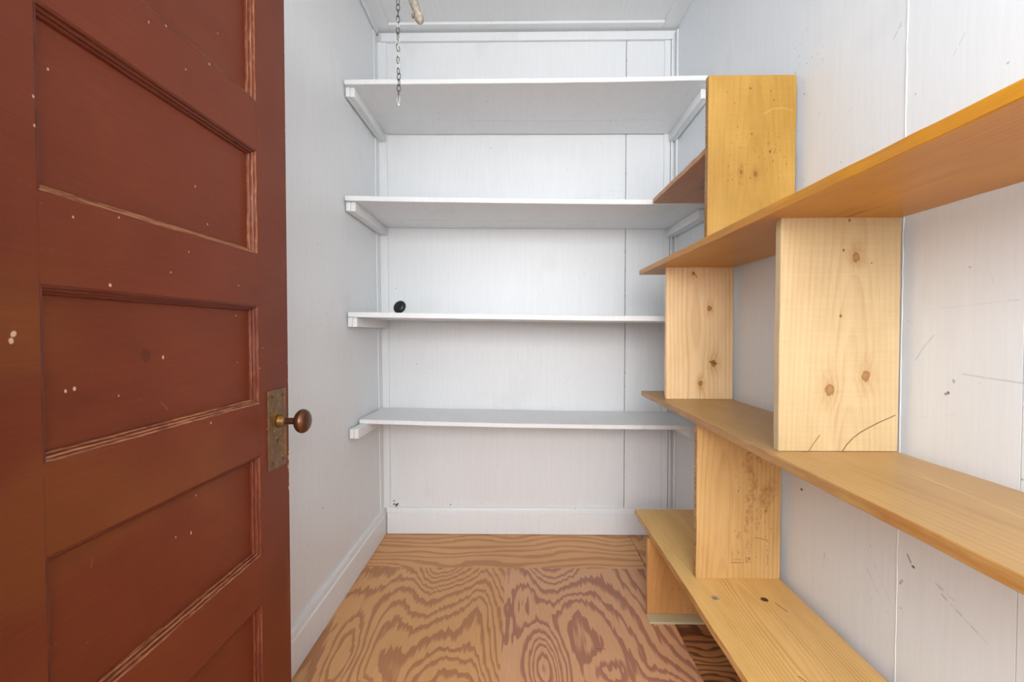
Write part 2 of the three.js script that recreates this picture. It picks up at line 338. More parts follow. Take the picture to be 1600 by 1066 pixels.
part('wall_core', bx(XR + 0.012, 1.05, -0.01, H + 0.1, -0.02, ZF, 0), M.core, wallRight);
const RS = [0, 1.477, 1.722, 2.94, ZF];
for (let i = 0; i < 4; i++) {
  const g = panelUV(bx(XR, XR + 0.012, 0, H, RS[i] + (i ? 0.0008 : 0), RS[i + 1] - 0.0008, 0.0003), 'z', i > 1 ? -RS[i] : 0);
  part(i ? 'wall_panel_00' + i : 'wall_panel', g, M.right, wallRight);
}
{ // ridge of caulk down the joint, thick at the top
  const g = new THREE.CylinderGeometry(0.0016, 0.0012, H - 0.02, 6, 90, false); g.translate(XR, H / 2, 1.477);
  deform(g, (v) => { v.x += vn(v.y * 40, 3) * 0.0006 - 0.0004; v.z += vn(v.y * 33, 9) * 0.0009; });
  part('caulk_ridge', uvBox(g), M.paint, wallRight);
}
const ceiling = struct('ceiling', 'flat white painted ceiling');
part('ceiling_board', bx(-0.95, 1.05, H, H + 0.12, -0.16, ZF + 0.16, 0), M.paint, ceiling);
const wallFront = struct('wall_front', 'white wall with a tall window behind the viewer');
{
  const { x, y, w, h } = WIN, a = x - w / 2, b = x + w / 2, c = y - h / 2, d = y + h / 2;
  for (const [x0, x1, y0, y1] of [[-0.95, a, 0, H], [b, 1.05, 0, H], [a, b, 0, c], [a, b, d, H]]) part('wall_panel', bx(x0, x1, y0, y1, ZF, ZF + 0.15, 0), M.paint, wallFront);
  const win = struct('window_1', 'tall daylit window in the wall behind the viewer');
  part('pane', bx(a + 0.02, b - 0.02, c + 0.02, d - 0.02, WIN.z, WIN.z + 0.008, 0), new THREE.MeshStandardMaterial({ color: 0x777777, emissive: 0xf4f8ff, emissiveIntensity: 1.2, roughness: 0.3 }), win);
  for (const [x0, x1, y0, y1] of [[a - 0.06, a + 0.03, c - 0.06, d + 0.06], [b - 0.03, b + 0.06, c - 0.06, d + 0.06], [a + 0.03, b - 0.03, d - 0.03, d + 0.06], [a + 0.03, b - 0.03, c - 0.06, c + 0.03], [a + 0.03, b - 0.03, y - 0.02, y + 0.02]])
    part('window_frame', bx(x0, x1, y0, y1, WIN.z + 0.009, ZF + 0.01, 0.002), M.paint, win);
}
{
  const { x, y, z, w, h } = SIDE, a = z - w / 2, b = z + w / 2, c = y - h / 2, d = y + h / 2, win = struct('window_2', 'smaller daylit window in the left wall behind the viewer');
  part('pane', bx(x - 0.006, x, c, d, a, b, 0), new THREE.MeshStandardMaterial({ color: 0x777777, emissive: 0xf4f8ff, emissiveIntensity: 1.2, roughness: 0.3 }), win);
  for (const [z0, z1, y0, y1] of [[a - 0.07, a, c - 0.07, d + 0.07], [b, b + 0.07, c - 0.07, d + 0.07], [a, b, d, d + 0.07], [a, b, c - 0.07, c]])
    part('window_frame', bx(XL(d) - 0.004, x + 0.004, y0, y1, z0, z1, 0.002), M.paint, win);
}
// baseboards: flat board with a stepped, eased cap
const baseProfile = [[0, 0], [0.02, 0], [0.02, 0.110], [0.0195, 0.1125], [0.015, 0.1165], [0.0145, 0.138], [0.011, 0.144], [0, 0.145]];
function base(name, label, len, place) {
  const o = struct(name, label), g = toCreasedNormals(uvBox(ptsGeo(baseProfile, len)), 0.6); place(g); g.translate(0, 0.0022, 0); part('base_board', g, M.shelf, o); return o;
}
base('baseboard_back', 'white baseboard along the foot of the back wall', XR + 0.732, (g) => { g.applyMatrix4(new THREE.Matrix4().makeBasis(new THREE.Vector3(0, 0, 1), new THREE.Vector3(0, 1, 0), new THREE.Vector3(-1, 0, 0))); g.translate(XR - 0.001, 0.0, 0.0); });
base('baseboard_left', 'scuffed white baseboard along the foot of the left wall', ZF, (g) => { g.translate(-0.7585, 0, 0); });
{
  const tb = struct('trim_1', 'white corner and ceiling trim strips round the back wall');
  part('trim_strip', deform(bx(-0.7535, -0.7185, 0.146, 2.728, 0.0005, 0.0105, 0.0012), (v) => { v.x -= v.x < -0.74 ? 0.0085 * v.y : 0.003 * v.y; }), M.paint, tb);       // back-left corner, on the back wall
  part('trim_strip_001', bx(0.801, 0.8335, 0.146, 2.728, 0.0005, 0.0105, 0.0012), M.paint, tb);      // back-right corner
  part('trim_strip_002', bx(0.8375, 0.8480, 0.146, 2.73, 0.0005, 0.014, 0.002), M.paint, tb);
  part('trim_strip_003', bx(0.858, XR - 0.0003, 0.146, H - 0.03, 0.002, 0.038, 0.002), M.paint, tb);
  part('trim_strip_004', bx(-0.755, 0.845, 2.729, 2.772, 0.0005, 0.018, 0.002), M.paint, tb);          // under the ceiling
  part('ceiling_trim', bx(-0.70, 0.785, 2.785, H - 0.0003, 0.0005, 0.066, 0.002), M.paint, tb);
  part('ceiling_trim_001', bx(-0.779, -0.701, 2.785, H - 0.0003, 0.0005, 3.2, 0.002), M.paint, tb);
  part('ceiling_trim_002', bx(0.786, XR - 0.0003, 2.785, H - 0.0003, 0.0005, 3.2, 0.002), M.paint, tb);
  part('ceiling_trim_003', bx(-0.7785, -0.767, 2.765, 2.7848, 0.02, 3.2, 0.002), M.paint, tb);
  part('trim_strip_005', lean(bx(-0.7568, -0.751, 0.146, 2.76, 0.0132, 0.07, 0.0012)), M.paint, tb);    // on the left wall
}

// ------------------------------------------------------------------ white wall shelves
// boards: [z0, z1, x0, x1]; heights of the underside at front-left, front-right, back-left, back-right
function whiteShelf(label, boards, [FL, FR, BL, BR], thk, zf, cleats, sag = 0) {
  const t = thing('wall_shelf', label, 'shelf', [0, BL, 0], 'white shelves across the back wall');
  const yAt = (x, z) => { const a = (x + 0.76) / 1.628, b = z / zf; return (FL * (1 - a) + FR * a) * b + (BL * (1 - a) + BR * a) * (1 - b) - BL + sag * 4 * a * (a - 1) * b; };
  boards.forEach(([z0, z1, x0, x1], i) => {
    const g0 = plank(x1 - x0, z1 - z0, thk, { ch: 0.002, nx: 40, atlas: false, wob: 0.0009, k: i + FL * 10 });
    const cx = (x0 + x1) / 2, cz = (z0 + z1) / 2;
    const g = deform(g0, (v) => { v.x += cx; v.z += cz; v.y += thk / 2 + yAt(v.x, v.z) + vn(v.x * 6 + FL * 9, v.z * 5) * 0.0007; });
    const uv = g.attributes.uv; for (let q = 0; q < uv.count; q++) uv.setXY(q, uv.getX(q) + FL * 3.7 + i * 0.3, uv.getY(q) + FL * 5.1);
    part('shelf_board', toCreasedNormals(g, 0.5), M.shelf, t);
  });
  for (const [x0, x1, z1, h] of cleats) {                 // each cleat is two strips nailed side by side
    const xm = x0 + (x1 - x0) * 0.48;
    [[x0, xm - 0.0002, 0], [xm + 0.0002, x1, 0.003]].forEach(([a, b, dz]) => {
      const cx = (a + b) / 2, za = 0.015;
      const g = bx(a, b, -h, 0, za, z1 - dz, 0.0014);
      deform(g, (v) => { v.y += yAt(cx, v.z) - 0.0005; v.x += vn(v.z * 9, cx * 30) * 0.0008; });
      part('cleat', toCreasedNormals(g, 0.6), M.shelf, t);
    });
  }
  return t;
}
whiteShelf('topmost white painted wall shelf, deepest of the four, its underside of two boards', [[0.167, 0.513, -0.765, 0.862], [0.0115, 0.1655, -0.765, 0.862]], [2.2275, 2.2345, 2.2265, 2.219], 0.0215, 0.513, [[-0.7685, -0.729, 0.491, 0.042], [0.824, 0.863, 0.446, 0.042]], 0.004);
whiteShelf('second white painted wall shelf from the top, meeting the short wooden shelf', [[0.188, 0.525, -0.762, 0.862], [0.0115, 0.1865, -0.762, 0.862]], [1.7145, 1.689, 1.7135, 1.7], 0.0225, 0.525, [[-0.7643, -0.723, 0.508, 0.0405], [0.815, 0.863, 0.46, 0.042]], 0.003);
whiteShelf('third white painted wall shelf from the top, carrying the dark loose knob', [[0.0115, 0.515, -0.757, 0.862]], [1.2015, 1.1795, 1.2, 1.182], 0.0232, 0.515, [[-0.7605, -0.72, 0.508, 0.0425], [0.815, 0.863, 0.49, 0.042]], 0.0015);
whiteShelf('lowest white painted wall shelf, shallow, with its worn upper face in view', [[0.0115, 0.39, -0.7545, 0.604], [0.0115, 0.389, 0.6052, 0.862]], [0.6985, 0.6735, 0.6905, 0.667], 0.0208, 0.39, [[-0.7555, -0.717, 0.511, 0.044], [0.815, 0.863, 0.37, 0.042]], 0.006);

// ------------------------------------------------------------------ zigzag shelf unit of varnished boards
const unit = thing('wooden_shelf', 'freestanding amber pine shelf unit of long boards and staggered uprights along the right wall', 'shelf unit', [0.7, 0, 1.1]);
function board(name, cv, g, m4, x, y, z, label, rough) { g.applyMatrix4(m4); g.translate(x - 0.7, y, z - 1.1); return part(name, toCreasedNormals(g, 0.5), varnish(cv, rough), unit, label); }
const LB = 0.3; // helper for texture-space conversions on uprights: s = y - y0, t = x - x0
const specks = (d, n, s0, s1, t0, t1, a = 0.6) => { for (let i = 0; i < n; i++) d.spot(rr(s0, s1), rr(t0, t1), rr(0.0006, 0.0018), rr(0.3, a), '92,56,18', 2); };
function upright(cvOpt, x0, x1, y0, y1, zFace, label, k, thk = 0.021) {
  const len = y1 - y0, wid = x1 - x0;
  const cv = woodCanvas(1024, 512, len, wid, { ...cvOpt, k });
  const g = plank(len, wid, thk, { k, ch: 0.0014, wob: 0.0009, warp: (v) => { v.y += 0.0012 * Math.cos(v.z / wid * 3) + vn(v.x * 5, k) * 0.0006; } });
  return board('upright', cv, g, UPRIGHT, (x0 + x1) / 2, (y0 + y1) / 2, zFace - thk / 2, label);
}
function shelfBoard(cvOpt, x0, x1, yTop, thk, z0, z1, label, k, warp) {
  const len = z1 - z0, wid = x1 - x0;
  const cv = woodCanvas(2048, 512, len, wid, { ...cvOpt, k });
  const g = plank(len, wid, thk, { k, nx: 60, ch: 0.0016, wob: 0.0016, warp });
  return board('shelf_board', cv, g, ALONGZ, (x0 + x1) / 2, yTop - thk / 2, (z0 + z1) / 2, label);
}
const W = 0.85;
// top upright: spotted yellow face
upright({
  c0: [172, 131, 56], c1: [128, 80, 24], ring: 0.012, tc: 0.55, d0: 0.05, slope: 0.05, blot: 10, rough: 1.2, edge: plyEdge, contrast: 0.7, knots: [[0.214, 0.103, 0.0045], [0.208, 0.147, 0.0055]],
  draw: (d) => { specks(d, 60, 0.17, 0.36, 0.06, 0.24); specks(d, 12, 0.4, 0.48, 0.05, 0.25); d.spot(0.468, 0.128, 0.0026, 0.8); d.spot(0.276, 0.19, 0.003, 0.8); d.spot(0.33, 0.134, 0.003, 0.5); d.line([[0.39, 0.17], [0.405, 0.195], [0.408, 0.225], [0.4, 0.255]], 0.006, 0.13, '250,215,150'); },
}, 0.582, W, 1.4135, 1.9215, 1.1065, 'upright with a yellow face sprinkled with small brown spots', 3);
// near upright: pale face, three knots, two black arc scratches
upright({
  c0: [197, 170, 127], c1: [142, 96, 48], ring: 0.011, tc: 0.6, d0: 0.02, slope: 0.07, blot: 6, rough: 1.6, contrast: 0.8, knots: [[0.434, 0.166, 0.0075], [0.169, 0.192, 0.0085], [0.138, 0.112, 0.0095]],
  draw: (d) => {
    d.line([[0.0, 0.143], [0.016, 0.153], [0.03, 0.166], [0.043, 0.183], [0.054, 0.202], [0.064, 0.221], [0.074, 0.243], [0.081, 0.258]], 0.0021, 0.85, '66,50,28'); d.line([[0.0, 0.068], [0.018, 0.079], [0.036, 0.092]], 0.0018, 0.7, '82,58,28');
    d.spot(0.303, 0.134, 0.0028, 0.7); d.spot(0.449, 0.138, 0.0022, 0.8); d.spot(0.515, 0.15, 0.003, 0.5); d.spot(0.42, 0.2, 0.0015, 0.6);
    for (let i = 0; i < 26; i++) { const s = rr(0.02, 0.5); d.line([[s, rr(0, 0.1)], [s + rr(-0.004, 0.004), rr(0.15, 0.26)]], 0.0006, 0.14, '150,100,50'); }
  },
}, 0.585, W, 0.8705, 1.391, 1.4935, 'nearest upright with three knots and a curved black scratch', 5);
// far upright on the lower shelf
upright({
  c0: [250, 213, 162], c1: [160, 96, 34], ring: 0.014, tc: 0.45, d0: 0.03, slope: 0.03, blot: 11, contrast: 0.9, knots: [[0.358, 0.168, 0.0075], [0.142, 0.186, 0.0095], [0.062, 0.136, 0.0075], [0.495, 0.103, 0.0045]],
  draw: (d) => { d.line([[0.48, 0.118], [0.5, 0.106]], 0.004, 0.5, '120,70,20'); d.line([[0.148, 0.172], [0.14, 0.198]], 0.008, 0.45, '80,46,14'); d.line([[0.0, 0.134], [0.045, 0.135]], 0.0012, 0.5); },
}, 0.587, W, 0.8705, 1.391, 0.723, 'far upright with three brown knots', 8);
// lower upright: stained right half, ink stamp
upright({
  c0: [206, 164, 106], c1: [132, 84, 32], ring: 0.013, tc: 0.35, d0: 0.03, slope: 0.06, blot: 8, edge: plyEdge, contrast: 0.8, knots: [],
  draw: (d) => {
    for (const [q, t, r, n, a] of [[0.405, 0.168, 0.012, 40, 0.14], [0.37, 0.163, 0.016, 50, 0.1], [0.392, 0.199, 0.008, 40, 0.2], [0.34, 0.175, 0.012, 40, 0.12], [0.31, 0.185, 0.012, 40, 0.13], [0.262, 0.175, 0.016, 50, 0.13], [0.26, 0.225, 0.024, 70, 0.1], [0.205, 0.172, 0.014, 50, 0.12], [0.215, 0.2, 0.012, 30, 0.12], [0.17, 0.165, 0.012, 36, 0.12], [0.14, 0.14, 0.008, 26, 0.16], [0.175, 0.196, 0.008, 26, 0.18], [0.11, 0.17, 0.01, 26, 0.12], [0.3, 0.24, 0.02, 40, 0.07], [0.45, 0.19, 0.014, 30, 0.08]]) d.smudge(q, t, r, n, a);
    specks(d, 26, 0.06, 0.42, 0.12, 0.25, 0.6); d.line([[0.135, 0.19], [0.131, 0.212], [0.128, 0.226], [0.121, 0.233]], 0.0022, 0.6, '84,52,20'); d.line([[0.082, 0.228], [0.06, 0.232], [0.046, 0.229]], 0.002, 0.4, '96,60,22');
    d.line([[0.0, 0.104], [0.24, 0.107], [0.5, 0.104]], 0.0012, 0.35, '140,88,34');
    const k = (s, t, a) => d.spot(s, t, 0.0013, a, '60,40,18', 1.2);                         // blurred ink stamp: dashes and a small dot block
    for (let i = 0; i < 12; i++) if (i % 4 !== 2) k(0.052 + rr(0, 0.001), 0.115 + i * 0.0034, 0.8);
    for (let i = 0; i < 5; i++) k(0.063, 0.126 + i * 0.0044, 0.4);
    for (let i = 0; i < 4; i++) for (let j = 0; j < 5; j++) if (rnd() > 0.3) k(0.054 + j * 0.0042, 0.162 + i * 0.0042, 0.6);
    k(0.082, 0.116, 0.6); k(0.084, 0.139, 0.7); k(0.088, 0.137, 0.6); k(0.082, 0.172, 0.7); k(0.09, 0.174, 0.6);
  },
}, 0.578, W, 0.3355, 0.8475, 1.0555, 'lower upright with dark stains and a blurred ink stamp', 11);
// foot under the far end of the lowest board
upright({ c0: [198, 142, 86], c1: [130, 80, 38], ring: 0.016, tc: 0.4, d0: 0.05, slope: 0.05, blot: 12, contrast: 0.7, knots: [], draw: (d) => { specks(d, 30, 0.02, 0.2, 0.02, 0.2, 0.5); } }, 0.517, 0.79, 0.0005, 0.3125, 0.728, 'short foot board under the lowest shelf', 14);
part('plywood_strip', bx(0.5115 - 0.7, 0.76 - 0.7, 0.0002, 0.0085, 0.7295 - 1.1, 0.779 - 1.1, 0.001), new THREE.MeshStandardMaterial({ color: 0xc2b48e, roughness: 0.8, bumpMap: bumpT, bumpScale: 0.0006 }), unit, 'pale raw plywood strip at the foot');
const LEN1 = { edge: (s, v) => 0.42 + 0.22 * vn(s * 14, v * 2.5) + 0.12 * vn(s * 60, v * 6), c0: [186, 147, 89], c1: [156, 96, 38], ring: 0.012, tc: 0.5, d0: 0.02, slope: 0.02, blot: 8, contrast: 0.8 };
// s runs from far to near, t from the wall to the open edge
shelfBoard({ ...LEN1, edge: (s, v) => 0.1 + 0.18 * vn(s * 14, v * 2.5), c0: [198, 135, 20], draw: (d) => { d.line([[0.98, 0.12], [1.06, 0.128], [1.11, 0.116]], 0.004, 0.5, '110,64,18'); d.line([[1.02, 0.124], [1.07, 0.124]], 0.007, 0.4, '90,50,12'); } }, 0.5435, W, 1.4125, 0.0215, 0.478, 2.3, 'upper long shelf board', 17);
shelfBoard({ ...LEN1, knots: [], draw: (d) => { d.spot(1.02, 0.21, 0.006, 0.35, '130,80,30', 3); specks(d, 12, 0.2, 0.8, 0.05, 0.26); d.line([[1.2, 0.1], [1.6, 0.14]], 0.005, 0.25, '240,205,150'); } }, 0.5585, W, 0.8695, 0.0215, 0.47, 2.3, 'lower long shelf board', 20);
shelfBoard({
  ...LEN1, c0: [234, 190, 118], ring: 0.009, contrast: 1.1,
  draw: (d) => {
    const z0 = 0.489, s = (z) => z - z0, t = (x) => W - x;
    d.spot(s(1.167), t(0.739), 0.0105, 0.95, '66,24,16', 1.0); d.spot(s(1.160), t(0.595), 0.012, 0.8, '168,150,130', 1.0); d.spot(s(1.163), t(0.593), 0.007, 0.55, '98,80,72', 1.0);
    d.line([[s(1.185), t(0.762)], [s(1.225), t(0.772)]], 0.003, 0.7, '90,56,24');
    for (let i = 0; i < 10; i++) d.line([[s(1.478 + rr(0, 0.012)), t(0.69 + i * 0.006)], [s(1.50), t(0.69 + i * 0.006)]], 0.0012, 0.6, '60,44,26');
    d.line([[s(1.468), t(0.655)], [s(1.49), t(0.665)]], 0.0025, 0.75, '60,44,26');
    d.line([[s(0.78), t(0.56)], [s(1.05), t(0.585)]], 0.0015, 0.35, '96,56,20');
  },
}, 0.527, W, 0.335, 0.022, 0.489, 2.3, 'lowest long shelf board with a knot hole', 23);
shelfBoard({ ...LEN1, c0: [190, 128, 66], contrast: 0.9, edge: (s, v) => 0.3 + 0.4 * vn(s * 80, v * 3), draw: (d) => { d.line([[0.2, 0.14], [0.3, 0.13], [0.36, 0.15]], 0.012, 0.4, '90,50,16'); d.line([[0.25, 0.16], [0.33, 0.17]], 0.006, 0.4, '90,50,16'); } }, 0.585, W, 1.7125, 0.0185, 0.537, 1.0845, 'short top shelf board', 26);

// ------------------------------------------------------------------ panelled door
const DZ0 = 1.31, DZ1 = 2.068, DX = -0.617, DT = 0.036, DTOP = 2.07, DB = 0.012;
const PZ0 = 1.443, PZ1 = 1.931;
const PY = [[0.238, 0.482], [0.6, 0.843], [0.966, 1.201], [1.321, 1.566], [1.679, 1.922]];
const doorCv = canvas(1024, 2048, (u, v, o) => {   // u: from the free edge towards the hinge, v: height
  const z = u * 0.78, y = v * 2.08;
  const a = fbm(z * 4, y * 4) * 0.6 + fbm(z * 14 + 5, y * 26) * 0.4, br = vn(z * 14, y * 420) * 0.5 + vn(z * 40, y * 800 + 3) * 0.5;
  const worn = sstep(0.12, 0.62, fbm(z * 3 + 40, y * 3.5 + 12)) * 0.8;
  o[0] = 112 + a * 10 + br * 4 + worn * 8; o[1] = 49 + a * 6 + br * 3 + worn * 14; o[2] = 24 + a * 4 + br * 2.5 + worn * 1;
});
{
  const g = doorCv.g, P = (z, y) => [(z - DZ0) / 0.78 * 1024, (1 - y / 2.08) * 2048], k = 1024 / 0.78;
  const chip = (z, y, r, a = 0.9, col = '226,196,170') => { const [i, j] = P(z, y); g.fillStyle = `rgba(${col},${a})`; g.beginPath(); g.ellipse(i, j, r * k * (0.7 + 0.7 * rnd()), r * k, rnd() * 3, 0, 7); g.fill(); };
  const Y = (u, v) => 1.14 - (v - 517.3) * DX * -1 / (809 - u), Z = (u) => 2.502 - 700 * 0.617 / (809 - u);
  const at = (u, v, r, a, col) => chip(Z(u), Y(u, v), r, a, col);
  for (const [u, v, r] of [[9, 522, 3], [5, 533, 3], [62, 570, 1.6], [111, 613, 1.8], [125, 609, 2.4], [264, 559, 2.6], [378, 493, 1.4], [370, 446, 1.6], [263, 425, 1.6], [379, 567, 1.2], [402, 576, 1.4], [407, 544, 1.2], [323, 663, 1.6], [292, 393, 1.4], [318, 291, 1.8], [336, 350, 1.4], [303, 839, 2], [279, 846, 1.4], [312, 779, 1.2], [72, 1029, 2.2], [64, 698, 1.6], [166, 445, 2], [182, 339, 1.5], [329, 102, 1.8], [345, 105, 2.4], [292, 110, 1.4], [356, 55, 1.2], [262, 43, 1.6], [50, 150, 1.4], [51, 195, 1.4], [95, 108, 1.6], [235, 37, 1.3], [414, 630, 1.6], [413, 687, 1.8], [194, 620, 1.2], [412, 672, 1.2], [109, 338, 1.4]]) at(u, v, r * 0.0008 + 0.0004, 0.85);
  at(237, 556, 0.010, 0.35, '60,26,18');
  for (let i = 0; i < 170; i++) chip(rr(DZ0, DZ1), rr(0.3, 2), rr(0.0004, 0.0011), rr(0.15, 0.5), '200,150,110');
  for (let i = 0; i < 60; i++) chip(DZ0 + rr(0, 0.004), rr(0.2, 1.9), rr(0.0006, 0.002), rr(0.3, 0.8), '214,180,130');
  for (let i = 0; i < 16; i++) chip(DZ0 + rr(0, 0.005), rr(0.7, 0.85), rr(0.001, 0.003), 0.9, '224,196,150');
  g.lineCap = 'round';
  const line = (z0, y0, z1, y1, wd, a, col) => { g.strokeStyle = `rgba(${col},${a})`; g.lineWidth = wd * k; g.beginPath(); g.moveTo(...P(z0, y0)); g.lineTo(...P(z1, y1)); g.stroke(); };
  for (let i = 0; i < 14; i++) { const y = rr(0.3, 0.52); line(DZ0 + rr(0.004, 0.02), y, DZ0 + rr(0.004, 0.02), y + rr(0.03, 0.1), rr(0.001, 0.002), 0.3, '150,110,60'); }
  for (let i = 0; i < 50; i++) { const z = rr(DZ0, DZ1), y = rr(0.25, 2); line(z, y, z + rr(-0.03, 0.03), y + rr(-0.006, 0.006), 0.0006, rr(0.1, 0.3), '70,24,16'); }
  line(Z(145), Y(145, 895), Z(148), Y(148, 882), 0.0015, 0.6, '180,110,90'); line(Z(260), Y(260, 630), Z(270), Y(270, 642), 0.004, 0.35, '160,96,60');
  // lap marks of the brush along the joints between rails and stiles
  for (const [a, b] of PY) { for (const z of [PZ0, PZ1]) line(z, b + 0.002, z, b + 0.11, 0.0012, 0.45, '70,26,18'); }
}
const doorT = tex(doorCv);
const doorM = new THREE.MeshPhysicalMaterial({ map: doorT, roughness: 0.5, specularIntensity: 0.65, bumpMap: bumpT, bumpScale: 0.0002 });
const wearTex = [0.12, 0.55, 1].map((lv, q) => tex(canvas(1024, 96, (u, v, o) => {     // moulding: u along, v across from face to panel; paint worn to wood on the ridges
  const r = v * 3.2, ridge = Math.pow(Math.abs(Math.sin(r * Math.PI)), 1.5), n = fbm(u * 14 + q * 9, v * 5) + vn(u * 60, v * 12) * 0.5 + vn(u * 300, v * 40) * 0.2;
  const m = sstep(0.3, 1.05, ridge * 0.6 + n * 0.45 + lv * 0.28) * lv;
  o[0] = 104 + 62 * m + n * 7; o[1] = 46 + 66 * m + n * 5; o[2] = 28 + 42 * m + n * 4;
}), true, true));
const wearM = wearTex.map((map) => new THREE.MeshPhysicalMaterial({ map, roughness: 0.45, specularIntensity: 0.7 }));
const door = struct('door_1', 'dark red-brown five-panel wooden door standing open along the left wall');
door.position.set(DX, 0, DZ1);
const dbox = (x0, x1, y0, y1, z0, z1, r) => {
  const g = bx(x0, x1, y0, y1, z0, z1, r), p = g.attributes.position, uv = g.attributes.uv;
  for (let i = 0; i < p.count; i++) uv.setXY(i, (p.getZ(i) - DZ0) / 0.78, p.getY(i) / 2.08);
  g.translate(-DX, 0, -DZ1); return g;
};
part('stile', deform(dbox(DX - DT, DX, DB, DTOP, DZ0, PZ0, 0.0012), (v) => { if (v.z < DZ0 - DZ1 + 0.01) v.z += vn(v.y * 30, 2) * 0.001; }), doorM, door);
part('stile_001', dbox(DX - DT, DX, DB, DTOP, PZ1, DZ1, 0.0005), doorM, door);
const railY = [DB, ...PY.flat(), DTOP];
for (let i = 0; i < 6; i++) part(i ? 'rail_00' + i : 'rail', dbox(DX - DT, DX - 0.0001, railY[2 * i], railY[2 * i + 1], PZ0, PZ1, 0.0006), doorM, door);
// moulding profile: three reeds stepping down from the face to the panel
const MW = 0.0125, MD = 0.018, prof = [[0, 0]];
for (let r = 0; r < 3; r++) for (let q = 1; q <= 5; q++) { const a = q / 5, w = (r + a) * MW / 3, dpt = -(r + a) * MD / 3; const bmp = 0.0026 * Math.pow(Math.max(0, Math.sin(a * Math.PI)), 0.7), nl = Math.hypot(MW, MD); prof.push([w + bmp * MD / nl, dpt + bmp * MW / nl]); }
function moulding(L, flipU) {   // along local x from 0..L (outer edge), mitred; local y across to the panel, local z out of the door
  const pos = [], uv = [], n = 24;
  const pt = (i, j) => { const [w, d] = prof[j], x = w + (L - 2 * w) * i / n; return [x, w, d + vn(x * 50 + L * 7, j) * 0.0003]; };
  for (let i = 0; i < n; i++) for (let j = 0; j < prof.length - 1; j++) {
    const A = pt(i, j), B = pt(i + 1, j), C = pt(i + 1, j + 1), D = pt(i, j + 1);
    for (const q of [A, B, C, A, C, D]) { pos.push(...q); uv.push(q[0] * 1.7 + flipU, 1 - q[1] / MW); }
  }
  const m = prof.length - 1;     // close the back so that the strip has thickness
  for (let i = 0; i < n; i++) {
    const A = pt(i, 0), B = pt(i + 1, 0), C = pt(i + 1, m), D = pt(i, m), low = (q) => [q[0], q[1], -0.0195];
    for (const f of [[low(A), low(D), low(C), low(A), low(C), low(B)], [A, low(A), low(B), A, low(B), B]]) for (const q of f) { pos.push(...q); uv.push(q[0] * 1.7, 0.02); }
  }
  const g = new THREE.BufferGeometry(); g.setAttribute('position', new THREE.Float32BufferAttribute(pos, 3)); g.setAttribute('uv', new THREE.Float32BufferAttribute(uv, 2));
  return toCreasedNormals(g, 0.9);
}
let np = 0, nm = 0;
const WEAR = [[0, 1, 1, 0], [0, 2, 1, 0], [0, 2, 1, 0], [0, 2, 2, 0], [1, 1, 2, 0]];
for (const [y0, y1] of PY) {
  const wear = WEAR[np];
  part(np ? 'door_panel_00' + np : 'door_panel', dbox(DX - DT + 0.012, DX - MD, y0 + 0.006, y1 - 0.006, PZ0 + 0.006, PZ1 - 0.006, 0.0006), doorM, door); np++;
  const V = (x, y, z) => new THREE.Vector3(x, y, z), out = V(1, 0, 0);
  const sides = [   // origin, along, across
    [V(DX, y1, PZ0), V(0, 0, 1), V(0, -1, 0), PZ1 - PZ0], [V(DX, y0, PZ1), V(0, 0, -1), V(0, 1, 0), PZ1 - PZ0],
    [V(DX, y0, PZ0), V(0, 1, 0), V(0, 0, 1), y1 - y0], [V(DX, y1, PZ1), V(0, -1, 0), V(0, 0, -1), y1 - y0]];
  sides.forEach(([o, al, ac, L], side) => {
    const g = moulding(L, rnd());
    g.applyMatrix4(new THREE.Matrix4().makeBasis(al, ac, out).setPosition(o)); g.translate(-DX, 0, -DZ1);
    const wv = wear[side]; part('moulding_' + String(nm++).padStart(3, '0'), g, wearM[wv], door, wv === 2 ? 'reeded moulding worn to bare wood' : undefined);
  });
}
// lock plate, keyhole, screws, knob
const brassCv = canvas(256, 512, (u, v, o) => {
  const n = fbm(u * 7, v * 16), w = sstep(0.1, 0.55, fbm(u * 5 + 30, v * 12 + 4) * 0.7 + (u > 0.84 ? 0.4 : 0)), p = sstep(0.42, 0.6, fbm(u * 16 + 3, v * 30 + 77));
  o[0] = 120 + n * 14 + w * 30 + p * 44; o[1] = 88 + n * 12 + w * 20 + p * 42; o[2] = 58 + n * 10 - w * 22 + p * 30;
});
const brassM = new THREE.MeshPhysicalMaterial({ map: tex(brassCv), metalness: 0.55, roughness: 0.42, bumpMap: tex(brassCv, false), bumpScale: 0.0003 });
const bronzeM = new THREE.MeshPhysicalMaterial({ color: 0x6a4630, metalness: 0.75, roughness: 0.33 });
const blackM = new THREE.MeshStandardMaterial({ color: 0x0c0a09, roughness: 0.8 });
const lx = (x, y, z) => [x - DX, y, z - DZ1];
